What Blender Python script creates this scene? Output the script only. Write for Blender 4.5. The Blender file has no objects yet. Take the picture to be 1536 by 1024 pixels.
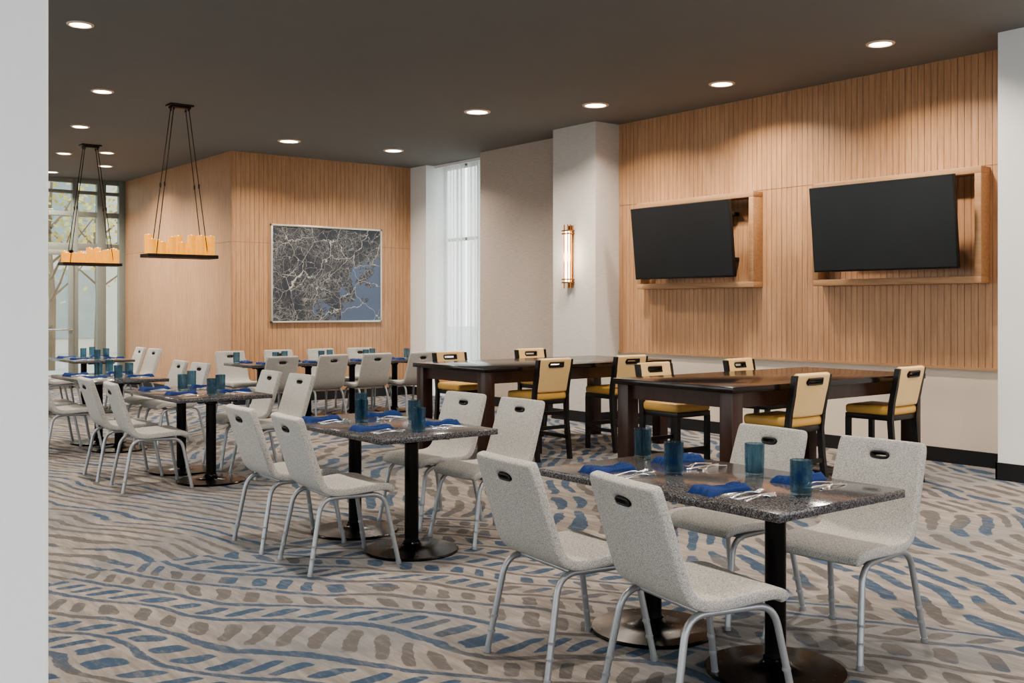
import bpy, bmesh, math, random
from mathutils import Vector, Matrix
random.seed(7)
R=math.radians
scene=bpy.context.scene
COL=scene.collection
CEIL=3.88
try:
    scene.view_settings.view_transform='AgX'; scene.view_settings.look='AgX - Medium High Contrast'; scene.view_settings.exposure=0.08
except Exception as e: print(e)

# ---------------------------------------------------------------- node helpers
class NT:
    def __init__(s,name):
        s.mat=bpy.data.materials.new(name); s.mat.use_nodes=True
        s.t=s.mat.node_tree; s.t.nodes.clear()
        s.out=s.t.nodes.new('ShaderNodeOutputMaterial')
    def n(s,typ,**k):
        nd=s.t.nodes.new(typ)
        for a,b in k.items(): setattr(nd,a,b)
        return nd
    def put(s,sock,v):
        if isinstance(v,bpy.types.NodeSocket): s.t.links.new(v,sock)
        elif v is not None:
            if hasattr(sock.default_value,'__len__') and isinstance(v,(tuple,list)) and len(sock.default_value)==4 and len(v)==3: v=tuple(v)+(1,)
            sock.default_value=v
    def m(s,op,a,b=None,c=None,clamp=False):
        nd=s.n('ShaderNodeMath',operation=op,use_clamp=clamp)
        s.put(nd.inputs[0],a)
        if b is not None: s.put(nd.inputs[1],b)
        if c is not None: s.put(nd.inputs[2],c)
        return nd.outputs[0]
    def co(s,kind='Object'):
        return s.n('ShaderNodeTexCoord').outputs[kind]
    def mapping(s,v,scale=(1,1,1),loc=(0,0,0),rot=(0,0,0)):
        nd=s.n('ShaderNodeMapping'); s.put(nd.inputs['Vector'],v)
        nd.inputs['Scale'].default_value=scale; nd.inputs['Location'].default_value=loc; nd.inputs['Rotation'].default_value=rot
        return nd.outputs[0]
    def noise(s,v,scale,detail=2,rough=.5):
        nd=s.n('ShaderNodeTexNoise'); s.put(nd.inputs['Vector'],v)
        nd.inputs['Scale'].default_value=scale; nd.inputs['Detail'].default_value=detail; nd.inputs['Roughness'].default_value=rough
        return nd
    def mix(s,f,a,b,mode='MIX'):
        nd=s.n('ShaderNodeMix',data_type='RGBA',blend_type=mode)
        s.put(nd.inputs[0],f); s.put(nd.inputs[6],a); s.put(nd.inputs[7],b)
        return nd.outputs[2]
    def ramp(s,f,a,b):   # smooth 0..1
        nd=s.n('ShaderNodeMapRange',interpolation_type='SMOOTHSTEP'); s.put(nd.inputs[0],f)
        nd.inputs[1].default_value=a; nd.inputs[2].default_value=b
        return nd.outputs[0]
    def bump(s,h,strength=.3,dist=.01):
        nd=s.n('ShaderNodeBump'); s.put(nd.inputs['Height'],h)
        nd.inputs['Strength'].default_value=strength; nd.inputs['Distance'].default_value=dist
        return nd.outputs[0]
    def bsdf(s,color,rough=.5,metal=0,normal=None,**k):
        p=s.n('ShaderNodeBsdfPrincipled')
        s.put(p.inputs['Base Color'],color); s.put(p.inputs['Roughness'],rough); s.put(p.inputs['Metallic'],metal)
        if normal is not None: s.put(p.inputs['Normal'],normal)
        for a,b in k.items(): s.put(p.inputs[a.replace('_',' ')],b)
        s.t.links.new(p.outputs[0],s.out.inputs[0])
        return s.mat

def sr(r,g,b):
    f=lambda c:((c/255+.055)/1.055)**2.4 if c/255>.04045 else c/255/12.92
    return (f(r),f(g),f(b))

def m_paint(name,col,rough=.6,var=.06,scale=3,bump=.05):
    t=NT(name); c=t.co(); n=t.noise(c,scale,3).outputs[0]
    a=tuple(x*(1-var) for x in col); b=tuple(min(1,x*(1+var)) for x in col)
    n2=t.noise(c,160,2).outputs[0]
    return t.bsdf(t.mix(n,a,b),rough,normal=t.bump(n2,bump,.003))

def m_metal(name,col,rough=.3,metal=1.0):
    t=NT(name); n=t.noise(t.co(),40,2).outputs[0]
    r=t.m('MULTIPLY_ADD',n,.12,rough-.06)
    return t.bsdf(col,r,metal)

def m_wood(name,ca,cb,axis='z',rough=.45,grain=1.0,planks=None):
    t=NT(name); c=t.co()
    sc={'z':(14,14,.9),'x':(.9,14,14),'y':(14,.9,14)}[axis]
    v=t.mapping(c,scale=tuple(x*grain for x in sc))
    n=t.noise(v,3.0,6,.62).outputs[0]
    big=t.noise(t.mapping(c,scale=(1,1,.4)),1.6,2).outputs[0]
    f=t.m('ADD',t.m('MULTIPLY',n,.75),t.m('MULTIPLY',big,.3))
    f=t.ramp(f,.28,.75)
    col=t.mix(f,ca,cb)
    if planks:
        g=t.n('ShaderNodeNewGeometry').outputs['Random Per Island']
        k=t.m('MULTIPLY_ADD',g,planks,1-planks*.5)
        cc=t.n('ShaderNodeCombineXYZ')
        for i in range(3): t.put(cc.inputs[i],k)
        col=t.mix(1.0,col,cc.outputs[0],'MULTIPLY')
    return t.bsdf(col,rough,normal=t.bump(n,.08,.002))

def m_fabric(name,ca,cb,scale=260,rough=.95):
    t=NT(name); c=t.co()
    w1=t.noise(t.mapping(c,scale=(1,1,.3)),scale,1).outputs[0]
    w2=t.noise(t.mapping(c,scale=(.3,.3,1)),scale,1).outputs[0]
    f=t.m('MULTIPLY',t.m('ADD',w1,w2),.5); f2=t.ramp(f,.36,.64)
    return t.bsdf(t.mix(f2,ca,cb),rough,normal=t.bump(f,.4,.002))

def m_emit(name,col,st):
    t=NT(name); e=t.n('ShaderNodeEmission'); e.inputs[0].default_value=(*col,1); e.inputs[1].default_value=st
    t.t.links.new(e.outputs[0],t.out.inputs[0]); return t.mat

# ---------------------------------------------------------------- materials
M_ceiling=m_paint('ceiling_paint',sr(122,122,121),.85,.03)
def mk_wallpaper(name,ca,cb):
    t=NT(name); c=t.co()
    n=t.noise(t.mapping(c,scale=(1,1,14)),9,4,.7).outputs[0]
    f=t.ramp(n,.3,.7)
    return t.bsdf(t.mix(f,ca,cb),.75,normal=t.bump(n,.1,.003))
M_wallpaper=mk_wallpaper('wallcovering_beige',sr(178,165,155),sr(194,182,171))
M_column=mk_wallpaper('wallcovering_light',sr(198,194,189),sr(209,205,200))
M_white=m_paint('white_paint',sr(243,244,244),.6,.02)
M_cream=m_paint('cream_paint',sr(220,209,196),.7,.03)
M_black_base=m_paint('black_baseboard',sr(32,32,34),.4,.05)
M_oak=m_wood('oak_panel',sr(168,128,96),sr(200,158,122),'z',.38,1.0,planks=.05)
M_oak_back=m_wood('oak_groove_dark',sr(96,68,48),sr(116,84,60),'z',.7)
M_oakf=m_wood('oak_frame',sr(162,124,91),sr(190,151,115),'y',.42)
M_esp=m_wood('espresso_wood',sr(42,24,19),sr(62,36,28),'z',.3)
M_esptop=m_wood('espresso_top',sr(22,16,15),sr(34,24,21),'x',.14)
M_blackwood=m_paint('black_wood',sr(26,22,21),.35,.1)
M_chair=m_fabric('chair_fabric',sr(136,134,130),sr(196,194,189),520)
M_leg=m_metal('silver_powdercoat',sr(160,163,166),.36,.6)
M_dark=m_paint('dark_plastic',sr(22,22,24),.4,.05)
M_leather=m_paint('yellow_leather',sr(206,164,92),.38,.1,6,.12)
M_leather2=m_paint('pale_leather',sr(222,190,138),.38,.06,6,.12)
M_iron=m_metal('black_iron',sr(34,32,32),.25,.85)
M_bronze=m_metal('dark_bronze',sr(64,56,50),.4,.9)
M_brass=m_metal('brass',sr(178,128,84),.25,1)
M_steel=m_metal('cutlery_steel',sr(228,228,230),.2,1)
M_napkin=m_fabric('blue_linen',sr(12,36,82),sr(22,56,114),420)
t=NT('tv_screen'); n=t.noise(t.co(),2,1).outputs[0]
M_screen=t.bsdf(t.mix(n,(.009,.009,.010),(.013,.013,.014)),.3)
M_tube=m_emit('sconce_glow',(1,.80,.60),7)
M_down=m_emit('downlight_lens',(1,.92,.80),14)
M_trimring=m_paint('downlight_trim',sr(235,205,180),.5,.02)
# granite
t=NT('granite'); c=t.co()
vo=t.n('ShaderNodeTexVoronoi'); t.put(vo.inputs['Vector'],c); vo.inputs['Scale'].default_value=260
n=t.noise(c,80,4,.7).outputs[0]
sep=t.n('ShaderNodeSeparateColor'); t.put(sep.inputs[0],vo.outputs['Color'])
g1=t.mix(t.ramp(sep.outputs[0],.2,.9),sr(44,44,48),sr(108,106,107))
g2=t.mix(t.ramp(n,.58,.74),g1,sr(160,155,152))
g3=t.mix(t.ramp(n,.47,.3),g2,sr(26,26,30))
M_granite=t.bsdf(g3,.12)
# candle
t=NT('candle_amber'); c=t.co()
n=t.noise(c,14,3).outputs[0]
colr=t.mix(n,(1.0,.30,.02),(1.0,.50,.07))
M_candle=t.bsdf(t.mix(n,(.30,.12,.015),(.36,.18,.03)),.5,Emission_Color=colr,Emission_Strength=1.0)
M_flame=m_emit('candle_led',(1,.75,.4),6)
# tinted glass
t=NT('blue_glass')
gl=t.n('ShaderNodeBsdfGlass'); gl.inputs['Color'].default_value=(.62,.76,.83,1); gl.inputs['Roughness'].default_value=.01; gl.inputs['IOR'].default_value=1.3
tr=t.n('ShaderNodeBsdfTransparent'); 
ms=t.n('ShaderNodeMixShader'); nn=t.noise(t.mapping(t.co(),scale=(1,1,.1)),70,1).outputs[0]
t.put(tr.inputs[0],t.mix(t.ramp(nn,.3,.7),(.50,.62,.69),(.78,.86,.90)))
ms.inputs[0].default_value=.62; t.put(ms.inputs[1],gl.outputs[0]); t.put(ms.inputs[2],tr.outputs[0])
t.t.links.new(ms.outputs[0],t.out.inputs[0]); M_glass=t.mat
# window glass
t=NT('window_glass')
gl=t.n('ShaderNodeBsdfGlossy'); gl.inputs['Roughness'].default_value=.02
tr=t.n('ShaderNodeBsdfTransparent'); tr.inputs[0].default_value=(.93,.96,.95,1)
ms=t.n('ShaderNodeMixShader'); ms.inputs[0].default_value=.06
t.put(ms.inputs[1],tr.outputs[0]); t.put(ms.inputs[2],gl.outputs[0])
t.t.links.new(ms.outputs[0],t.out.inputs[0]); M_wglass=t.mat
t=NT('entrance_glass_tinted')
gl=t.n('ShaderNodeBsdfGlossy'); gl.inputs['Roughness'].default_value=.02
tr=t.n('ShaderNodeBsdfTransparent'); tr.inputs[0].default_value=(.80,.83,.79,1)
ms=t.n('ShaderNodeMixShader'); ms.inputs[0].default_value=.08
t.put(ms.inputs[1],tr.outputs[0]); t.put(ms.inputs[2],gl.outputs[0])
t.t.links.new(ms.outputs[0],t.out.inputs[0]); M_tglass=t.mat
M_wframe=m_paint('window_frame_grey',sr(132,138,132),.5,.03)
# sheer
t=NT('sheer_fabric'); c=t.co()
n=t.noise(t.mapping(c,scale=(1,1,.15)),120,2).outputs[0]
tl=t.n('ShaderNodeBsdfTranslucent'); tl.inputs[0].default_value=(.95,.96,.95,1)
df=t.n('ShaderNodeBsdfDiffuse'); df.inputs[0].default_value=(.9,.91,.9,1)
tr=t.n('ShaderNodeBsdfTransparent')
m1=t.n('ShaderNodeMixShader'); m1.inputs[0].default_value=.3; t.put(m1.inputs[1],tl.outputs[0]); t.put(m1.inputs[2],df.outputs[0])
m2=t.n('ShaderNodeMixShader'); t.put(m2.inputs[0],t.m('MULTIPLY_ADD',n,.25,.2)); t.put(m2.inputs[1],m1.outputs[0]); t.put(m2.inputs[2],tr.outputs[0])
t.t.links.new(m2.outputs[0],t.out.inputs[0]); M_sheer=t.mat
# map art
t=NT('city_map_print'); c=t.co()
dn=t.noise(c,1.7,5,.6).outputs['Color']
sub=t.n('ShaderNodeVectorMath',operation='MULTIPLY_ADD'); t.put(sub.inputs[0],dn); sub.inputs[1].default_value=(.5,.0,.5); t.put(sub.inputs[2],c)
dc=sub.outputs[0]
def vlines(scale,w,src):
    v=t.n('ShaderNodeTexVoronoi',feature='DISTANCE_TO_EDGE'); t.put(v.inputs['Vector'],src); v.inputs['Scale'].default_value=scale
    return t.ramp(v.outputs[0],w,w*.3)
l1=vlines(2.2,.009,dc); l2=vlines(6.0,.018,dc); l3=vlines(26,.08,dc); l4=vlines(13,.045,dc)
dens=t.ramp(t.noise(c,2.2,3).outputs[0],.34,.60)
sx=t.n('ShaderNodeSeparateXYZ'); t.put(sx.inputs[0],c)
wn=t.noise(c,3.2,6,.65).outputs[0]
wd=t.m('ADD',t.m('SUBTRACT',t.m('MULTIPLY',sx.outputs[0],.60),t.m('MULTIPLY',sx.outputs[2],.70)),t.m('MULTIPLY',t.m('SUBTRACT',wn,.5),2.4))
water=t.ramp(wd,.42,.45)
base=t.mix(t.noise(c,1.5,3).outputs[0],sr(44,48,56),sr(64,69,78))
lin=t.m('MAXIMUM',t.m('MAXIMUM',l1,t.m('MULTIPLY',l2,.6)),t.m('MULTIPLY',t.m('MAXIMUM',t.m('MULTIPLY',l3,.34),t.m('MULTIPLY',l4,.42)),dens))
cc=t.mix(lin,base,sr(186,184,178)); wcol=t.mix(t.m('MULTIPLY',l1,.8),sr(90,103,126),sr(190,190,188))
M_map=t.bsdf(t.mix(water,cc,wcol),.4)
M_silver=m_metal('picture_frame_silver',sr(215,210,200),.35,.7)
M_ground=m_paint('pavement',sr(190,188,180),.9,.15)
M_bark=m_paint('bark',sr(130,112,92),.9,.2)
M_leaf=m_paint('foliage',sr(210,196,124),.7,.25,2)
M_facade=m_paint('facade_pale',sr(216,211,200),.8,.06)
M_fwin=m_paint('facade_glazing',sr(160,170,170),.2,.2)

# carpet
def mk_carpet():
    t=NT('patterned_carpet'); c=t.co()
    nz=t.noise(c,.38,2).outputs['Color']; nz2=t.noise(c,8,3).outputs['Color']; nz3=t.noise(c,1.25,1).outputs['Color']
    def vadd(n_,amp,base_):
        q=t.n('ShaderNodeVectorMath',operation='MULTIPLY_ADD'); t.put(q.inputs[0],n_); q.inputs[1].default_value=(amp,amp,0); t.put(q.inputs[2],base_); return q.outputs[0]
    warped=vadd(nz2,.06,vadd(nz3,.32,vadd(nz,1.2,c)))
    sp=t.n('ShaderNodeSeparateXYZ'); t.put(sp.inputs[0],warped); x,y=sp.outputs[0],sp.outputs[1]
    def fam(ang,p,q,shear,duty,lo,hi,linew):
        ca,sa=math.cos(R(ang)),math.sin(R(ang))
        u=t.m('ADD',t.m('MULTIPLY',x,ca),t.m('MULTIPLY',y,sa))
        v=t.m('ADD',t.m('MULTIPLY',x,sa),t.m('MULTIPLY',y,-ca))
        rr=t.m('DIVIDE',v,p); fr=t.m('FRACT',rr); ri=t.m('FLOOR',rr)
        wn=t.n('ShaderNodeTexWhiteNoise',noise_dimensions='1D'); t.put(wn.inputs['W'],ri)
        sg=t.m('MULTIPLY_ADD',t.m('GREATER_THAN',wn.outputs['Value'],.35),2.0,-1.0)
        uu=t.m('ADD',u,t.m('MULTIPLY',t.m('MULTIPLY',t.m('SUBTRACT',fr,.5),shear),sg))
        fu=t.m('FRACT',t.m('ADD',t.m('DIVIDE',uu,q),wn.outputs['Value']))
        d=t.m('ABSOLUTE',t.m('SUBTRACT',fu,.5))
        ex=t.m('DIVIDE',d,duty*.5); ey=t.m('DIVIDE',t.m('ABSOLUTE',t.m('SUBTRACT',fr,(lo+hi)/2)),(hi-lo)/2)
        r4=t.m('ADD',t.m('POWER',ex,4.0),t.m('POWER',ey,4.0))
        dash=t.ramp(r4,1.25,.75)
        ln=t.ramp(t.m('ABSOLUTE',t.m('SUBTRACT',fr,.85)),linew+.015,linew-.01)
        return dash,ln,wn.outputs['Value'],ri,u,v
    A=fam(119,.27,.165,.13,.50,.04,.62,.08)
    B=fam(52,.15,.62,.0,.84,.20,.72,.0)
    C=fam(112,.14,1.5,.0,.94,.2,.58,.0)
    reg=t.noise(c,.33,1).outputs[0]
    zB=t.ramp(t.m('ADD',x,t.m('MULTIPLY',t.m('SUBTRACT',reg,.5),3.0)),5.0,5.05)
    zC=t.ramp(t.m('ADD',t.m('ADD',y,t.m('MULTIPLY',x,-.35)),t.m('MULTIPLY',t.m('SUBTRACT',reg,.5),5.0)),5.6,5.65)
    def mixv(f,a_,b_):
        nd=t.n('ShaderNodeMix',data_type='FLOAT'); t.put(nd.inputs[0],f); t.put(nd.inputs[2],a_); t.put(nd.inputs[3],b_); return nd.outputs[0]
    dash=mixv(zB,mixv(zC,A[0],C[0]),B[0])
    line=mixv(zB,mixv(zC,A[1],0.0),0.0)
    st=t.noise(t.mapping(c,rot=(0,0,R(-29)),scale=(5,.8,1)),3.5,5,.65).outputs[0]
    base=t.mix(t.ramp(st,.3,.72),sr(118,111,106),sr(156,148,141))
    base=t.mix(t.m('MULTIPLY',t.ramp(t.noise(c,.55,3).outputs[0],.46,.62),.5),base,sr(96,106,115))
    fine=t.noise(c,150,2).outputs[0]
    rowv=mixv(zB,mixv(zC,A[2],t.m('MULTIPLY_ADD',C[2],.8,-.08)),B[2])
    cn=t.m('ADD',t.noise(c,.9,2).outputs[0],t.m('MULTIPLY',t.m('SUBTRACT',rowv,.5),.5))
    isblue=t.ramp(cn,.38,.48)
    blue=t.mix(t.noise(c,5,3).outputs[0],sr(24,52,80),sr(52,80,104))
    grey=t.mix(t.noise(c,5,3).outputs[0],sr(74,71,70),sr(98,94,91))
    dcol=t.mix(isblue,grey,blue)
    ink=t.m('MULTIPLY_ADD',t.ramp(t.noise(t.mapping(c,scale=(3,1,1)),9,4,.7).outputs[0],.30,.55),.35,.62)
    col=t.mix(t.m('MULTIPLY',dash,ink),base,dcol)
    lcol=t.mix(t.ramp(t.noise(c,.7,2).outputs[0],.42,.52),sr(80,77,76),sr(42,66,90))
    col=t.mix(t.m('MULTIPLY',t.m('MULTIPLY',line,ink),.95),col,lcol)
    col=t.mix(t.m('MULTIPLY',t.m('SUBTRACT',fine,.35,clamp=True),.9),col,t.mix(.5,col,(.1,.09,.08)))
    return t.bsdf(col,.97,normal=t.bump(fine,.6,.006))
M_carpet=mk_carpet()

# ---------------------------------------------------------------- mesh builder
class MB:
    def __init__(s): s.bm=bmesh.new(); s.mats=[]
    def mi(s,mat):
        if mat not in s.mats: s.mats.append(mat)
        return s.mats.index(mat)
    def merge(s,bm2,mat,M=None):
        i=s.mi(mat)
        for f in bm2.faces: f.material_index=i
        if M is not None: bmesh.ops.transform(bm2,matrix=M,verts=bm2.verts)
        me=bpy.data.meshes.new('tmp'); bm2.to_mesh(me); bm2.free()
        s.bm.from_mesh(me); bpy.data.meshes.remove(me)
    def box(s,x0,x1,y0,y1,z0,z1,mat,bev=0,M=None,seg=2):
        if bev==0 and M is None:
            i=s.mi(mat)
            vs=[s.bm.verts.new(p) for p in [(x0,y0,z0),(x1,y0,z0),(x1,y1,z0),(x0,y1,z0),(x0,y0,z1),(x1,y0,z1),(x1,y1,z1),(x0,y1,z1)]]
            for q in [(0,3,2,1),(4,5,6,7),(0,1,5,4),(1,2,6,5),(2,3,7,6),(3,0,4,7)]:
                f=s.bm.faces.new([vs[k] for k in q]); f.material_index=i
            return
        b=bmesh.new(); bmesh.ops.create_cube(b,size=1)
        bmesh.ops.transform(b,matrix=Matrix.Translation(((x0+x1)/2,(y0+y1)/2,(z0+z1)/2))@Matrix.Diagonal((x1-x0,y1-y0,z1-z0,1)),verts=b.verts)
        if bev>0: bmesh.ops.bevel(b,geom=b.edges[:]+b.verts[:],offset=bev,segments=seg,affect='EDGES',profile=.5)
        s.merge(b,mat,M)
    def tube(s,pts,r,mat,seg=10,caps=True,M=None):
        b=bmesh.new(); pts=[Vector(p) for p in pts]; n=len(pts)
        rs=r if isinstance(r,(list,tuple)) else [r]*n
        T=[]
        for i in range(n):
            d=(pts[min(i+1,n-1)]-pts[max(i-1,0)]).normalized(); T.append(d)
        up=Vector((0,0,1)) if abs(T[0].z)<.9 else Vector((1,0,0))
        nrm=(up-T[0]*up.dot(T[0])).normalized(); rings=[]
        for i in range(n):
            nrm=(nrm-T[i]*nrm.dot(T[i])).normalized(); bn=T[i].cross(nrm)
            rings.append([b.verts.new(pts[i]+rs[i]*(nrm*math.cos(2*math.pi*k/seg)+bn*math.sin(2*math.pi*k/seg))) for k in range(seg)])
        for i in range(n-1):
            for k in range(seg):
                b.faces.new([rings[i][k],rings[i][(k+1)%seg],rings[i+1][(k+1)%seg],rings[i+1][k]])
        if caps: b.faces.new(rings[0][::-1]); b.faces.new(rings[-1])
        s.merge(b,mat,M)
    def lathe(s,prof,mat,seg=28,cx=0,cy=0,M=None,rib=0):
        b=bmesh.new(); rings=[]
        for (r,z) in prof:
            if r<1e-5: rings.append([b.verts.new((cx,cy,z))])
            else: rings.append([b.verts.new((cx+r*(1+rib*(k%2))*math.cos(2*math.pi*k/seg),cy+r*(1+rib*(k%2))*math.sin(2*math.pi*k/seg),z)) for k in range(seg)])
        for a,c in zip(rings,rings[1:]):
            for k in range(seg):
                k2=(k+1)%seg
                if len(a)==1 and len(c)==1: continue
                if len(a)==1: b.faces.new([a[0],c[k2],c[k]])
                elif len(c)==1: b.faces.new([a[k],a[k2],c[0]])
                else: b.faces.new([a[k],a[k2],c[k2],c[k]])
        bmesh.ops.recalc_face_normals(b,faces=b.faces)
        s.merge(b,mat,M)
    def poly(s,outline,z0,z1,mat,M=None,zf=None):
        b=bmesh.new(); zf=zf or (lambda x:0)
        lo=[b.verts.new((x,y,z0+zf(x))) for x,y in outline]; hi=[b.verts.new((x,y,z1+zf(x))) for x,y in outline]
        b.faces.new(lo[::-1]); b.faces.new(hi); n=len(lo)
        for i in range(n): b.faces.new([lo[i],lo[(i+1)%n],hi[(i+1)%n],hi[i]])
        s.merge(b,mat,M)
    def strip(s,prof,mat,th=.003):
        b=bmesh.new(); rings=[]
        for x,w,z in prof:
            rings.append([b.verts.new((x,-w,z)),b.verts.new((x,0,z+th*.4)),b.verts.new((x,w,z)),b.verts.new((x,w*.9,z+th)),b.verts.new((x,0,z+th*1.4)),b.verts.new((x,-w*.9,z+th))])
        for A,B in zip(rings,rings[1:]):
            for k in range(6): b.faces.new([A[k],A[(k+1)%6],B[(k+1)%6],B[k]])
        b.faces.new(rings[0][::-1]); b.faces.new(rings[-1]); bmesh.ops.recalc_face_normals(b,faces=b.faces); s.merge(b,mat)
    def mesh(s,name,ang=38,smooth=True):
        me=bpy.data.meshes.new(name); s.bm.to_mesh(me); s.bm.free()
        for m in s.mats: me.materials.append(m)
        if smooth:
            me.polygons.foreach_set('use_smooth',[True]*len(me.polygons)); me.set_sharp_from_angle(angle=R(ang))
        me.update(); return me

def place(name,me,loc=(0,0,0),rz=0,rx=0,ry=0):
    o=bpy.data.objects.new(name,me); COL.objects.link(o)
    o.location=loc; o.rotation_euler=(rx,ry,rz); return o

def bez(pts,n=6,rad=.08):
    P=[Vector(p) for p in pts]; out=[P[0]]
    for i in range(1,len(P)-1):
        a,b,c=P[i-1],P[i],P[i+1]
        ra=min(rad,(a-b).length*.48,(c-b).length*.48)
        p0=b+(a-b).normalized()*ra; p2=b+(c-b).normalized()*ra
        for k in range(n+1):
            s=k/n; out.append(p0*(1-s)**2+b*2*s*(1-s)+p2*s*s)
    out.append(P[-1]); return out

def modded(verts,faces,solid,sub,mat,offset=0):
    me=bpy.data.meshes.new('tmpm'); me.from_pydata(verts,[],faces)
    o=bpy.data.objects.new('tmpo',me); COL.objects.link(o)
    if solid:
        m=o.modifiers.new('s','SOLIDIFY'); m.thickness=solid; m.offset=offset
    if sub:
        m=o.modifiers.new('b','SUBSURF'); m.levels=sub; m.render_levels=sub
    dg=bpy.context.evaluated_depsgraph_get(); dg.update()
    e=o.evaluated_get(dg); me2=bpy.data.meshes.new_from_object(e)
    bpy.data.objects.remove(o); bpy.data.meshes.remove(me)
    return me2
def add_mesh(mb,me,mat,M=None):
    b=bmesh.new(); b.from_mesh(me); bpy.data.meshes.remove(me); mb.merge(b,mat,M)

# ---------------------------------------------------------------- room shell
def simple(name,boxes,smooth=False):
    mb=MB()
    for bx in boxes: mb.box(*bx[:6],bx[6],*(bx[7:]))
    return place(name,mb.mesh(name,smooth=smooth))
XW=9.45; YB=15.03; XB=6.34; YE=20.06; XL=-3.2; YN=-4.0
simple('floor',[(XL-.2,10.3,YN-.2,YE+.2,-.1,0,M_carpet)])
simple('ceiling',[(XL-.2,10.3,YN-.2,YE+.2,CEIL,CEIL+.2,M_ceiling)])
simple('wall_right',[(XW,XW+.35,YN,9.77,0,CEIL,M_cream),(XW,XW+.35,9.77,12.85,0,CEIL,M_wallpaper)])
simple('wall_back',[(XB+.03,9.9,YB+.03,YB+.4,0,CEIL,M_wallpaper)])
simple('wall_left_block',[(XB+.03,XB+.4,YB+.4,YE,0,CEIL,M_wallpaper)])
simple('wall_column_sconce',[(9.02,XW,9.77,10.61,0,CEIL,M_column)])
simple('wall_column_window',[(9.58,9.95,14.56,YB+.03,0,CEIL,M_white)])
simple('wall_pilaster_right',[(8.86,XW,3.1,4.46,0,CEIL,M_white)])
simple('wall_column_foreground',[(-.35,.529,2.127,2.95,0,CEIL,M_white,.006)])
H=.14
simple('baseboard_right',[(XW-.015,XW,4.46,9.77,0,H,M_black_base),(XW-.015,XW,10.61,12.85,0,H,M_black_base),(9.005,9.02,9.755,10.625,0,H,M_black_base),
   (9.005,XW,9.755,9.77,0,H,M_black_base),(8.845,8.86,3.1,4.475,0,.15,M_black_base),(8.845,XW-.015,4.46,4.475,0,.15,M_black_base)])
simple('baseboard_back',[(XB,9.58,YB-.015,YB,0,H,M_black_base),(XB-.015,XB,YB-.015,YE,0,H,M_black_base),(9.565,9.58,14.545,YB-.015,0,H,M_black_base)])

def slats_x(name,X,y0,y1,zs,pitch,gap=.0045,th=.010):
    mb=MB(); mb.box(X-.004,X,y0,y1,zs[0][0],zs[-1][1],M_oak_back)
    n=int(round((y1-y0)/pitch)); p=(y1-y0)/n
    for (a,b) in zs:
        for i in range(n):
            mb.box(X-.004-th,X-.004,y0+i*p+gap/2,y0+(i+1)*p-gap/2,a,b,M_oak)
    return place(name,mb.mesh(name,smooth=False))
def slats_y(name,Y,x0,x1,zs,pitch,gap=.0045,th=.010):
    mb=MB(); mb.box(x0,x1,Y-.004,Y,zs[0][0],zs[-1][1],M_oak_back)
    n=int(round((x1-x0)/pitch)); p=(x1-x0)/n
    for (a,b) in zs:
        for i in range(n):
            mb.box(x0+i*p+gap/2,x0+(i+1)*p-gap/2,Y-.004-th,Y-.004,a,b,M_oak)
    return place(name,mb.mesh(name,smooth=False))
slats_x('wall_right_oak_panel',XW,4.46,9.77,[(.93,2.815),(2.82,CEIL)],.068)
simple('trim_1',[(XW-.03,XW,4.46,9.77,.905,.93,M_oakf)])
slats_y('wall_back_oak_panel',YB+.03,XB+.016,9.58,[(H,2.495),(2.5,CEIL)],.075)
slats_x('wall_left_oak_panel',XB+.03,YB+.016,YE,[(H,2.495),(2.5,CEIL)],.075)

def window_x(name,X,y0,y1,z0,z1,cols,rows,fr=.05):
    mb=MB()
    for i in range(cols+1):
        y=y0+(y1-y0-fr)*i/cols; mb.box(X,X+.08,y,y+fr,z0,z1,M_wframe,.004)
    for z in rows: mb.box(X,X+.08,y0,y1,z,z+fr,M_wframe,.004)
    mb.box(X+.035,X+.045,y0,y1,z0,z1,M_wglass)
    return place(name,mb.mesh(name))
window_x('window_1',9.92,12.5,14.6,0,CEIL,2,[0,2.6,CEIL-.05])
simple('wall_window_return',[(XW+.35,9.92,12.5,12.84,0,CEIL,M_white)])
def curtain(name,X,y0,y1,z0,z1,amp,waves,seed):
    rnd=random.Random(seed); nx=int(waves*10); nz=14; vs=[];fs=[]
    ph=[rnd.uniform(-.6,.6) for _ in range(int(waves)+3)]
    for j in range(nz+1):
        z=z0+(z1-z0)*j/nz
        for i in range(nx+1):
            s=i/nx; w=s*waves; k=int(w)
            a=amp*(.7+.3*math.sin(k*1.7+ph[k]))*(.75+.25*(1-j/nz))
            vs.append((X+a*math.sin(2*math.pi*w+.3*math.sin(3*j/nz+ph[k])),y0+(y1-y0)*s+.01*math.sin(5*w),z))
    for j in range(nz):
        for i in range(nx):
            q=j*(nx+1)+i; fs.append((q,q+1,q+nx+2,q+nx+1))
    me=bpy.data.meshes.new(name); me.from_pydata(vs,[],fs); me.materials.append(M_sheer)
    me.polygons.foreach_set('use_smooth',[True]*len(me.polygons))
    return place(name,me)
curtain('sheer_curtain',9.76,12.9,13.62,.01,CEIL-.05,.045,7,1)
curtain('sheer_curtain',9.76,13.70,14.5,.01,CEIL-.05,.045,8,2)
simple('curtain_track',[(9.74,9.78,12.86,14.55,CEIL-.045,CEIL,M_white)])

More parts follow.
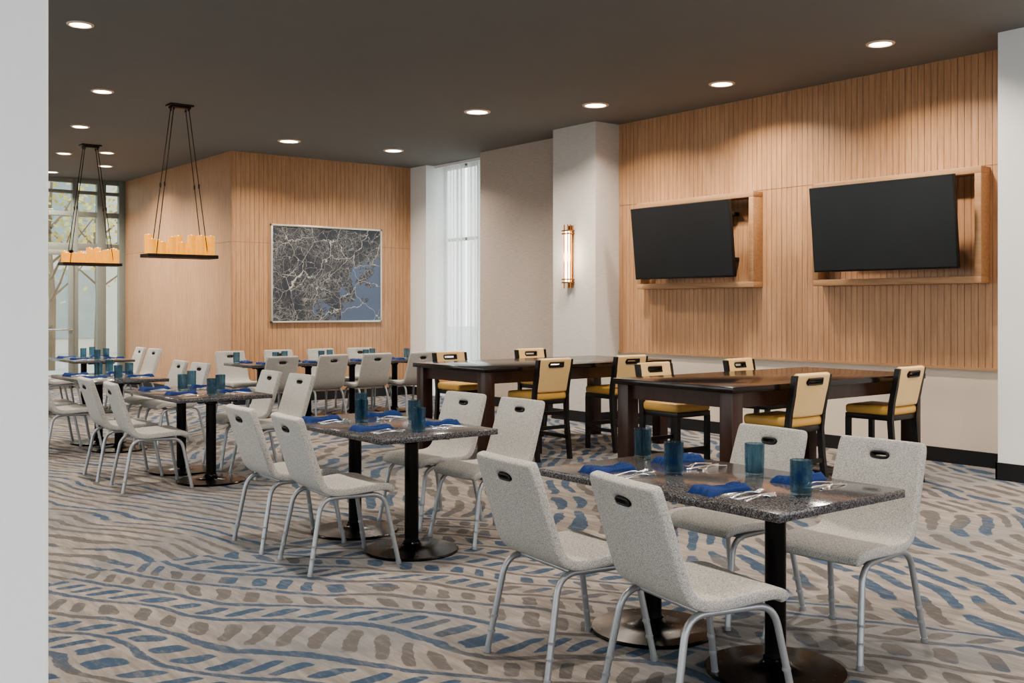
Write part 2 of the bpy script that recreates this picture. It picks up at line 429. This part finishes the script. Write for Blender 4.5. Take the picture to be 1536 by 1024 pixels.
mb=MB()
Y=YE
for x0,x1 in [(3.0,3.07),(4.2,4.28),(5.40,5.50),(5.84,6.0),(6.24,6.37)]:
    mb.box(x0,x1,Y,Y+.12,0,CEIL,M_wframe,.004)
for z0,z1 in [(0,.12),(2.55,2.68),(3.18,3.27),(3.60,3.66),(3.8,CEIL)]:
    mb.box(3.0,6.37,Y+.01,Y+.11,z0,z1,M_wframe,.004)
mb.box(3.0,6.37,Y+.055,Y+.065,0,CEIL,M_tglass)
place('window_2',mb.mesh('window_2'))
mb=MB()
for a,b in [(4.28,4.83),(4.85,5.40)]:
    mb.box(a,a+.08,Y-.05,Y,.0,2.55,M_wframe,.004); mb.box(b-.08,b,Y-.05,Y,0,2.55,M_wframe,.004)
    mb.box(a,b,Y-.05,Y,0,.25,M_wframe,.004); mb.box(a,b,Y-.05,Y,2.45,2.55,M_wframe,.004)
    mb.tube([(a+.04,Y-.10,1.08),(b-.04,Y-.10,1.08)],.018,M_steel)
    mb.tube([(a+.04,Y-.10,1.08),(a+.04,Y-.04,1.08)],.012,M_steel); mb.tube([(b-.04,Y-.10,1.08),(b-.04,Y-.04,1.08)],.012,M_steel)
place('door_1',mb.mesh('door_1'))
simple('wall_end',[(XL,3.0,YE,YE+.2,0,CEIL,M_cream)])
L=[]; wi=3
ys=[-4,-.5,3.0,6.5,10,13.5,17,YE]
for a,b in zip(ys,ys[1:]):
    L.append((XL-.2,XL,a,a+.5,0,CEIL,M_white))
L.append((XL-.2,XL,YN,YE,3.5,CEIL,M_white)); L.append((XL-.2,XL,YN,YE,0,.25,M_white))
simple('wall_left',L)
for a,b in zip(ys,ys[1:]):
    window_x('window_%d'%wi,XL-.12,a+.5,b,.25,3.5,2,[.25,2.5,3.45]); wi+=1
simple('wall_near',[(XL,10.0,YN-.2,YN,3.5,CEIL,M_white),(XL,10.0,YN-.2,YN,0,.25,M_white)]+[(x,x+.5,YN-.2,YN,.25,3.5,M_white) for x in (-3.2,0,3,6,9.3)])

# ---------------------------------------------------------------- dining chair
def make_chair():
    mb=MB()
    prof=[(.235,.415),(.23,.443),(.18,.462),(.05,.456),(-.08,.446),(-.155,.452),(-.205,.485),(-.232,.56),(-.264,.66),(-.295,.755),(-.308,.794),(-.316,.817),(-.330,.862),(-.336,.882)]
    wid=[.42,.445,.465,.47,.465,.455,.45,.445,.44,.435,.432,.43,.425,.405]
    cols=[-1,-.95,-.6,-.19,0,.19,.6,.95,1]
    vs=[];fs=[]
    for i,((x,z),w) in enumerate(zip(prof,wid)):
        for c in cols:
            dish=.012*(1-c*c) if i>6 else -.004*(1-c*c)
            vs.append((x-(dish if i>6 else 0),c*w/2,z+(dish if i<=6 else 0)))
    nc=len(cols)
    for i in range(len(prof)-1):
        for k in range(nc-1):
            if i==10 and k in (3,4): continue
            q=i*nc+k; fs.append((q,q+1,q+nc+1,q+nc))
    add_mesh(mb,modded(vs,fs,.047,2,None),M_chair)
    p0=Vector((-.312,0,.8055)); d=Vector((-.009,0,.025)).normalized(); nx=d.cross(Vector((0,1,0)))
    def ring(off,hw,hh,r):
        pts=[]
        for k in range(25):
            a=2*math.pi*k/24; cy=math.copysign(abs(math.cos(a))**.45,math.cos(a))*hw; cz=math.copysign(abs(math.sin(a))**.6,math.sin(a))*hh
            pts.append(p0+Vector((-.011,0,0))+nx*off+Vector((0,cy,0))+d*cz)
        mb.tube(pts,r,M_dark,8,caps=False)
    for off in (-.019,-.010,0,.010,.019): ring(off,.041,.012,.005)
    for s in (-1,1):
        y=.20*s
        path=bez([(-.285,.232*s,.008),(-.205,y,.42),(.185,y,.412),(.262,.235*s,.008)],8,.085)
        mb.tube(path,.0138,M_leg,12)
        for (a,b) in [((-.285,.232*s,.0),(-.282,.2315*s,.02)),((.262,.235*s,0),(.2605,.2345*s,.02))]:
            mb.tube([a,b],.0165,M_leg,10)
        for tt in (.25,.42):
            q=Vector((.262,.235*s,0)).lerp(Vector((.185,y,.412)),tt); mb.tube([q+Vector((0,0,-.006)),q+Vector((0,0,.006))],.0165,M_leg,8)
            q=Vector((-.285,.232*s,0)).lerp(Vector((-.205,y,.42)),tt*.9); mb.tube([q+Vector((0,0,-.006)),q+Vector((0,0,.006))],.0165,M_leg,8)
    mb.tube([(.13,-.20,.412),(.13,.20,.412)],.011,M_leg,8); mb.tube([(-.13,-.20,.418),(-.13,.20,.418)],.011,M_leg,8)
    return mb.mesh('dining_chair',50)
ME_chair=make_chair()

# ---------------------------------------------------------------- bar stool
def make_stool():
    mb=MB()
    mb.box(-.22,.22,-.215,.215,.585,.665,M_leather,.03,seg=4)
    mb.box(-.215,.215,-.21,.21,.545,.59,M_blackwood,.004)
    for s in (-1,1):
        mb.poly([(.175,-.02),(.215,-.02),(.215,.02),(.175,.02)],0,.55,M_blackwood,Matrix.Translation((0,.19*s,0)))
        b=bmesh.new(); w=.017
        pts=[(-.26,0),(-.215,.35),(-.20,.56),(-.215,.70),(-.245,.85),(-.27,.985)]
        rings=[]
        for (x,z) in pts:
            rings.append([b.verts.new((x+dx,.205*s+dy,z)) for dx,dy in ((-.024,-w),(.022,-w),(.022,w),(-.024,w))])
        for A,B in zip(rings,rings[1:]):
            for k in range(4): b.faces.new([A[k],A[(k+1)%4],B[(k+1)%4],B[k]])
        b.faces.new(rings[0][::-1]); b.faces.new(rings[-1]); mb.merge(b,M_blackwood)
        mb.box(-.225,.19,.19*s-.012,.19*s+.012,.20,.235,M_blackwood)
    mb.box(.185,.205,-.19,.19,.24,.28,M_blackwood); mb.box(-.235,-.215,-.19,.19,.30,.335,M_blackwood)
    rows=[(-.20,.665),(-.207,.69),(-.225,.77),(-.245,.86),(-.255,.90),(-.258,.915),(-.266,.955),(-.27,.975),(-.275,1.0)]
    cols=[-1,-.93,-.6,-.46,0,.46,.6,.93,1]; vs=[];fs=[];nc=len(cols)
    for (x,z) in rows:
        for c in cols: vs.append((x-.012*(1-c*c),c*.198,z))
    for i in range(len(rows)-1):
        for k in range(nc-1):
            if i==5 and k in (3,4): continue
            q=i*nc+k; fs.append((q,q+1,q+nc+1,q+nc))
    add_mesh(mb,modded(vs,fs,.05,2,None),M_leather2)
    for off in (-.026,-.013,0,.013,.026):
        x=-.272+off
        pts=[(x,-.085,.916),(x,.085,.916),(x-.01,.085,.956),(x-.01,-.085,.956),(x,-.085,.916)]
        mb.tube(pts,.009,M_blackwood,6,caps=False)
    return mb.mesh('bar_stool',45)
ME_stool=make_stool()

# ---------------------------------------------------------------- tables
def make_table(w=.83,l=1.37):
    mb=MB()
    mb.box(-w/2,w/2,-l/2,l/2,.715,.75,M_granite,.005)
    for y in (-l/2+.335,l/2-.335):
        mb.lathe([(0,0),(.285,0),(.29,.008),(.283,.016),(.16,.026),(.07,.036),(.055,.05),(.05,.06)],M_iron,40,0,y)
        mb.lathe([(.043,.04),(.043,.66),(.055,.668),(.055,.69),(.0,.69)],M_iron,28,0,y)
        for a in (0,math.pi/2):
            mb.box(-.24,.24,-.02,.02,.688,.715,M_iron,.003,M=Matrix.Translation((0,y,0))@Matrix.Rotation(a+math.pi/4,4,'Z'))
    return mb.mesh('dining_table')
ME_table=make_table()
def make_high(lx=2.57,ly=1.25):
    mb=MB()
    mb.box(-lx/2,lx/2,-ly/2,ly/2,.875,.92,M_esptop,.004)
    i=.07
    mb.box(-lx/2+i,lx/2-i,-ly/2+i,-ly/2+i+.03,.76,.875,M_esp); mb.box(-lx/2+i,lx/2-i,ly/2-i-.03,ly/2-i,.76,.875,M_esp)
    mb.box(-lx/2+i,-lx/2+i+.03,-ly/2+i,ly/2-i,.76,.875,M_esp); mb.box(lx/2-i-.03,lx/2-i,-ly/2+i,ly/2-i,.76,.875,M_esp)
    for sx in (-1,1):
        for sy in (-1,1):
            x=sx*(lx/2-.09); y=sy*(ly/2-.09)
            mb.box(x-.06,x+.06,y-.06,y+.06,0,.875,M_esp,.004)
    return mb.mesh('communal_high_table')
ME_high=make_high()

def make_glass():
    mb=MB(); r=.041;h=.145
    prof=[(0,0),(r-.004,0),(r-.001,.004),(r,.02),(r+.001,h*.5),(r+.002,h),(r-.0005,h+.001),(r-.002,h-.002),(r-.003,.03),(r-.006,.018),(0,.016)]
    mb.lathe(prof,M_glass,40,rib=.02); return mb.mesh('drinking_glass',60)
ME_glass=make_glass()
def make_napkin():
    nx,ny=30,16; vs=[];fs=[]; L=.25
    for j in range(ny+1):
        for i in range(nx+1):
            s=i/nx; tq=j/ny*2-1
            w=.032+.034*(1-s)**.7+.010*math.sin(s*9)
            edge=max(0,1-abs(tq)**6)*min(1,min(s,1-s)*14)**.6
            h=edge*(.016+.008*math.cos(tq*5+s*3)**2+.006*math.sin(s*7+1)+.005*math.sin(tq*11+s*6))
            vs.append(((s-.5)*L+.012*tq*tq*(1 if s>.5 else -1),tq*w+.01*math.sin(s*4),max(0.0005,h)))
    for j in range(ny):
        for i in range(nx):
            q=j*(nx+1)+i; fs.append((q,q+1,q+nx+2,q+nx+1))
    n0=len(vs)
    border=[i for i in range(nx+1)]+[ (nx+1)*j+nx for j in range(1,ny+1)]+[(nx+1)*ny+i for i in range(nx-1,-1,-1)]+[(nx+1)*j for j in range(ny-1,0,-1)]
    for b in border: vs.append((vs[b][0],vs[b][1],0))
    m=len(border)
    for k in range(m): fs.append((border[(k+1)%m],border[k],n0+k,n0+(k+1)%m))
    fs.append(tuple(n0+k for k in range(m))[::-1])
    me=bpy.data.meshes.new('napkin'); me.from_pydata(vs,[],fs); me.materials.append(M_napkin)
    me.polygons.foreach_set('use_smooth',[True]*len(me.polygons)); me.set_sharp_from_angle(angle=R(70)); return me
ME_napkin=make_napkin()
def make_fork():
    mb=MB()
    mb.strip([(-.105,.006,.0),(-.09,.0085,.001),(-.05,.005,.006),(.0,.0035,.011),(.03,.0035,.010),(.042,.010,.006),(.055,.0125,.003),(.064,.0125,.002)],M_steel)
    for k in range(4):
        y=-.0105+.007*k; mb.poly([(.062,y-.0022),(.085,y-.0018),(.105,y-.001),(.105,y+.001),(.085,y+.0018),(.062,y+.0022)],0.002,.005,M_steel,zf=lambda x:max(0,(x-.07))*.25)
    return mb.mesh('fork')
def make_knife():
    mb=MB()
    mb.strip([(-.118,.006,.0),(-.10,.008,.0),(-.03,.006,.001),(.0,.0055,.001),(.02,.009,.001),(.08,.010,.001),(.105,.007,.001),(.114,.002,.001)],M_steel,.004)
    return mb.mesh('knife')
def make_spoon():
    mb=MB()
    mb.strip([(-.10,.006,.0),(-.085,.008,.001),(-.04,.004,.006),(.0,.003,.010),(.03,.004,.007),(.042,.012,.002),(.055,.0175,.0),(.07,.0185,.0),(.083,.014,.001),(.092,.005,.003)],M_steel)
    return mb.mesh('spoon')
ME_fork,ME_knife,ME_spoon=make_fork(),make_knife(),make_spoon()

def dining_set(cx,cy,chairsL,chairsR,lrot=(-8,-4),rrot=(2,-3),backL=2.62,backR=4.36):
    place('dining_table',ME_table,(cx,cy,0),0)
    for k,y in enumerate(chairsL): place('dining_chair',ME_chair,(backL+.345,y,0),R(lrot[k%2]))
    for k,y in enumerate(chairsR): place('dining_chair',ME_chair,(backR-.345,y,0),math.pi+R(rrot[k%2]))
    settings(cx,cy,0)
def settings(cx,cy,rot,z=.75):
    Rm=Matrix.Rotation(rot,3,'Z'); rnd=random.Random(int(cx*100+cy*10))
    def pl(n,me,x,y,a):
        v=Rm@Vector((x,y,0)); place(n,me,(cx+v.x,cy+v.y,z),rot+a)
    for sy in (-1,1):
        y0=sy*.33
        pl('drinking_glass',ME_glass,-.06,y0-.19 if sy<0 else y0-.17,0)
        pl('drinking_glass',ME_glass,.19,y0+.24 if sy<0 else y0+.27,0)
        pl('napkin',ME_napkin,-.22,y0+.08,R(rnd.uniform(-4,8)))
        pl('napkin',ME_napkin,.25,y0+.06 if sy<0 else y0+.10,math.pi+R(rnd.uniform(-6,6)))
        for s_,xx,yy in ((1,-.22,-.035),(-1,.24,-.06)):
            a=0 if s_>0 else math.pi
            pl('fork',ME_fork,xx+.02*s_,y0+yy,a+R(rnd.uniform(-5,5)))
            pl('knife',ME_knife,xx+.03*s_,y0+yy-.038,a+R(rnd.uniform(-4,4)))
            pl('spoon',ME_spoon,xx+.01*s_,y0+yy-.078,a+R(rnd.uniform(-4,4)))

dining_set(3.48,3.03,[2.62,3.34],[2.72,3.38],lrot=(-11,-6),rrot=(3,-2),backL=2.6)
dining_set(3.44,5.74,[5.42,6.08],[5.42,6.06],lrot=(-5,-3),rrot=(2,4))
dining_set(3.45,8.95,[8.65,9.38],[8.66,9.33],lrot=(-6,-3),rrot=(3,-2))
dining_set(3.45,11.45,[11.1,11.85],[11.1,11.75],lrot=(-2,-5),rrot=(3,-2))
dining_set(4.45,15.6,[15.3,15.95],[15.3,15.95],lrot=(-2,-5),rrot=(3,-2),backL=3.6,backR=5.3)
for cx in (6.18,7.56):
    place('dining_table',ME_table,(cx,12.85,0),math.pi/2)
    settings(cx,12.85,math.pi/2)
for x,r in ((5.72,0),(6.42,3),(7.1,-2),(7.8,2)): place('dining_chair',ME_chair,(x,12.28,0),math.pi/2+R(r))
for x,r in ((5.8,2),(6.5,-3),(7.2,2),(7.85,0)): place('dining_chair',ME_chair,(x,13.43,0),-math.pi/2+R(r))

for cy in (5.49,8.49): place('communal_high_table',ME_high,(7.115,cy,0))
for x,y,r in ((6.62,5.03,0),(8.0,5.05,3),(6.55,7.95,0),(7.6,7.95,-2)): place('bar_stool',ME_stool,(x,y,0),math.pi/2+R(r))
for x,y,r in ((6.78,6.30,0),(7.95,6.28,3),(6.63,9.33,0),(7.85,9.4,-2)): place('bar_stool',ME_stool,(x,y,0),-math.pi/2+R(r))

# ---------------------------------------------------------------- TVs and frames
def tvset(cy,zc,tilt,yaw):
    mb=MB(); y0,y1,z0,z1=-.915,.915,1.72,2.80; X0=XW-.015; d=.17; w=.065
    mb.box(X0-d,X0,y0,y1,z1-w,z1,M_oakf,.004); mb.box(X0-d,X0,y0,y1,z0,z0+w,M_oakf,.004)
    mb.box(X0-d,X0,y0,y0+w,z0+w,z1-w,M_oakf,.004); mb.box(X0-d,X0,y1-w,y1,z0+w,z1-w,M_oakf,.004)
    place('oak_wall_frame',mb.mesh('oak_wall_frame'),(0,cy,0))
    root=bpy.data.objects.new('television',None); COL.objects.link(root); root.location=(9.07,cy,zc)
    mb=MB(); W,Hh=1.55,.87
    mb.box(-.012,.035,-W/2,W/2,-Hh/2,Hh/2,M_dark,.006)
    mb.box(-.0135,-.0115,-W/2+.009,W/2-.009,-Hh/2+.018,Hh/2-.009,M_screen)
    mb.box(.03,.07,-.5,.5,-.3,.25,M_dark,.02)
    p=place('screen_panel',mb.mesh('screen_panel')); p.parent=root; p.rotation_euler=(0,R(-tilt),R(yaw))
    mb=MB()
    for z in (.30,-.22):
        mb.box(.27,.365,-.58,.58,z-.02,z+.02,M_dark,.003)
    mb.box(.25,.365,-.06,.06,-.24,.32,M_dark,.003)
    mb.box(.05,.27,-.03,.03,-.05,.1,M_dark,.003)
    p=place('mount_arm',mb.mesh('mount_arm')); p.parent=root
tvset(8.355,2.27,6,0); tvset(5.735,2.29,6,1.0)

# ---------------------------------------------------------------- sconce
mb=MB()
mb.box(-.03,0,-.045,.045,-.41,.41,M_brass,.004)
mb.lathe([(0,-.33),(.032,-.33),(.034,-.31),(.034,.31),(.032,.33),(0,.33)],M_tube,20,-.065,0)
for dy in (-.062,-.035,.035,.062):
    mb.tube([(-.07-.02*(abs(dy)<.05),dy,-.42),(-.07-.02*(abs(dy)<.05),dy,.42)],.0065,M_brass,8)
for z in (-.34,-.30,.30,.34):
    mb.box(-.11,0,-.07,.07,z-.008,z+.008,M_brass,.003)
place('wall_sconce',mb.mesh('wall_sconce'),(9.02,10.24,2.16))

# ---------------------------------------------------------------- map picture
mb=MB(); W,Hh=2.0,1.55
mb.box(-W/2+.03,W/2-.03,-.03,-.005,-Hh/2+.03,Hh/2-.03,M_map)
f=.03
mb.box(-W/2,W/2,-.05,0,Hh/2-f,Hh/2,M_silver,.004); mb.box(-W/2,W/2,-.05,0,-Hh/2,-Hh/2+f,M_silver,.004)
mb.box(-W/2,-W/2+f,-.05,0,-Hh/2,Hh/2,M_silver,.004); mb.box(W/2-f,W/2,-.05,0,-Hh/2,Hh/2,M_silver,.004)
place('framed_map_artwork',mb.mesh('framed_map_artwork'),(7.985,YB+.015,2.022))

# ---------------------------------------------------------------- chandeliers
def chandelier(X,Y,zt,seed):
    mb=MB(); rnd=random.Random(seed); L,W=.82,.28
    zc=CEIL
    mb.box(-.14,.14,-.09,.09,zc-.02,zc,M_bronze,.003); mb.box(-.11,.11,-.07,.07,zc-.045,zc-.02,M_bronze,.003)
    for sx in (-1,1):
        for sy in (-1,1):
            a=Vector((.09*sx,.05*sy,zc-.04)); b2=Vector((.31*sx,.09*sy,zt))
            mb.tube([a,b2],.0055,M_bronze,8)
            k=a.lerp(b2,.52); mb.tube([k-Vector((0,0,.025)),k+Vector((0,0,.025))],.011,M_bronze,8)
            mb.tube([a+Vector((0,0,-.03)),a],.012,M_bronze,8)
    mb.box(-L/2,L/2,-W/2,W/2,zt-.006,zt+.004,M_bronze)
    for s in (-1,1):
        mb.box(-L/2,L/2,s*W/2-.008,s*W/2+.008,zt-.012,zt+.028,M_bronze); mb.box(s*L/2-.008,s*L/2+.008,-W/2,W/2,zt-.012,zt+.028,M_bronze)
    xs=[-.35+.70*i/6 for i in range(7)]
    for r_,yy in enumerate((-.082,.082)):
        for i,x in enumerate(xs):
            h=rnd.choice((.17,.20,.23,.26)); r=.047; xx=x+(.012 if r_ else -.006)
            mb.lathe([(0,zt+.004),(r,zt+.004),(r,zt+h-.004),(r-.005,zt+h),(r-.012,zt+h-.006),(0,zt+h-.012)],M_candle,18,xx,yy)
            mb.tube([(xx,yy,zt+h-.012),(xx,yy,zt+h+.006)],.006,M_flame,6)
    place('candle_chandelier',mb.mesh('candle_chandelier'),(X,Y,0))
    ld=bpy.data.lights.new('chandelier_glow','POINT'); ld.energy=2; ld.color=(1,.62,.3); ld.shadow_soft_size=.2
    lo=bpy.data.objects.new('chandelier_lamp',ld); lo.location=(X,Y,zt+.6); COL.objects.link(lo)
chandelier(4.44,12.02,2.085,1); chandelier(4.50,15.8,2.115,2)

# ---------------------------------------------------------------- downlights
mb=MB()
mb.lathe([(.0,CEIL-.004),(.092,CEIL-.004),(.094,CEIL)],M_down,32); mb.lathe([(.092,CEIL-.004),(.098,CEIL-.012),(.118,CEIL-.008),(.122,CEIL)],M_trimring,32)
ME_dl=mb.mesh('recessed_downlight')
DL=[(2.51,9.10,.9),(3.48,11.77,1),(3.93,14.25,1),(4.42,16.89,1),(4.92,16.41,1),(5.37,17.98,1),(4.86,19.36,1),(6.64,13.66,1.35),(8.29,13.5,1.3),(7.45,10.19,1.35),
    (8.30,8.99,1.3),(8.57,7.30,1.15),(8.39,5.30,1.05),(8.3,3.0,1.05),(8.3,.8,1.05),(2.51,5.6,.9),(2.51,2.2,.9),(5.6,4.2,1),(5.6,1.0,1),(0,-1.5,1),(0,6.5,1),(0,10,1)]
for x,y,s in DL:
    o=place('recessed_downlight',ME_dl,(x,y,0)); o.scale=(s,s,1)
    ld=bpy.data.lights.new('downlight_lamp','AREA'); ld.shape='DISK'; ld.size=.18; ld.energy=52; ld.color=(1,.88,.75); ld.spread=R(140)
    lo=bpy.data.objects.new('downlight_lamp',ld); lo.location=(x,y,CEIL-.02); COL.objects.link(lo)
ld=bpy.data.lights.new('sconce_lamp','POINT'); ld.energy=8; ld.color=(1,.8,.6); ld.shadow_soft_size=.08
lo=bpy.data.objects.new('sconce_lamp',ld); lo.location=(8.84,10.24,2.16); COL.objects.link(lo)

# ---------------------------------------------------------------- outside
simple('ground_outside',[(-40,60,-40,70,-.3,-.12,M_ground)])
bx=[(-4,22,38,40,-.2,11,M_facade)]
for i in range(10):
    for j in range(3): bx.append((-3+i*2.5,-1.5+i*2.5,37.95,38,.4+j*3.4,2.8+j*3.4,M_fwin))
simple('wall_neighbouring_facade',bx)
def tree(x,y,h,seed,leaves=1100):
    rnd=random.Random(seed); mb=MB()
    mb.tube([(0,0,-.12),(.05,.02,h*.3),(-.04,.05,h*.6),(.02,0,h*.85)],[.11,.09,.06,.03],M_bark,8)
    for k in range(9):
        a=rnd.uniform(0,6.28); z=h*rnd.uniform(.3,.7); e=(math.cos(a)*h*.25,math.sin(a)*h*.25,z+h*.2)
        mb.tube([(0,0,z),(e[0]*.5,e[1]*.5,z+h*.08),e],[.04,.025,.012],M_bark,6)
    i=mb.mi(M_leaf); b=mb.bm
    for k in range(leaves):
        u=Vector((rnd.gauss(0,1),rnd.gauss(0,1),rnd.gauss(0,.9)))*h*.17; p=u+Vector((0,0,h*.68))
        n=Vector((rnd.uniform(-1,1),rnd.uniform(-1,1),rnd.uniform(-1,1))).normalized(); q=n.orthogonal().normalized()*rnd.uniform(.05,.1); r=n.cross(q)
        f=b.faces.new([b.verts.new(p+q),b.verts.new(p+r),b.verts.new(p-q),b.verts.new(p-r)]); f.material_index=i
    place('street_tree',mb.mesh('street_tree',smooth=False),(x,y,0))
tree(7.0,28,5.5,1,260); tree(9.6,33,6.0,2,500); tree(14,13,5,5,900)

# ---------------------------------------------------------------- world / portals
w=bpy.data.worlds.new('World'); scene.world=w; w.use_nodes=True; nt=w.node_tree; nt.nodes.clear()
tc=nt.nodes.new('ShaderNodeTexCoord'); sx=nt.nodes.new('ShaderNodeSeparateXYZ'); nt.links.new(tc.outputs['Generated'],sx.inputs[0])
cr=nt.nodes.new('ShaderNodeValToRGB'); nt.links.new(sx.outputs[2],cr.inputs[0])
cr.color_ramp.elements[0].position=0; cr.color_ramp.elements[0].color=(.93,.93,.92,1); cr.color_ramp.elements[1].position=.7; cr.color_ramp.elements[1].color=(.80,.87,1,1)
bg=nt.nodes.new('ShaderNodeBackground'); bg.inputs[1].default_value=3.2; nt.links.new(cr.outputs[0],bg.inputs[0])
wo=nt.nodes.new('ShaderNodeOutputWorld'); nt.links.new(bg.outputs[0],wo.inputs[0])
def portal(loc,rot,sx_,sy_):
    ld=bpy.data.lights.new('window_portal','AREA'); ld.shape='RECTANGLE'; ld.size=sx_; ld.size_y=sy_
    ld.cycles.is_portal=True
    o=bpy.data.objects.new('window_portal',ld); o.location=loc; o.rotation_euler=rot; COL.objects.link(o)
portal((XL-.3,(YN+YE)/2,1.9),(0,R(-90),0),3.3,YE-YN)
portal((3.4,YN-.3,1.9),(R(90),0,0),13,3.3)
portal((10.1,13.55,1.94),(0,R(90),0),3.9,2.1)
portal((4.7,YE+.25,1.94),(R(-90),0,0),3.4,3.9)

# ---------------------------------------------------------------- camera
cd=bpy.data.cameras.new('camera'); cam=bpy.data.objects.new('camera',cd); COL.objects.link(cam)
cam.location=(0,0,1.5); yaw=math.atan2(.617,.787)
cam.rotation_euler=(R(90),0,-yaw); cd.sensor_width=36; cd.lens=1550/1536*36; cd.shift_y=-52/1536; cd.clip_start=.05; cd.clip_end=300
scene.camera=cam
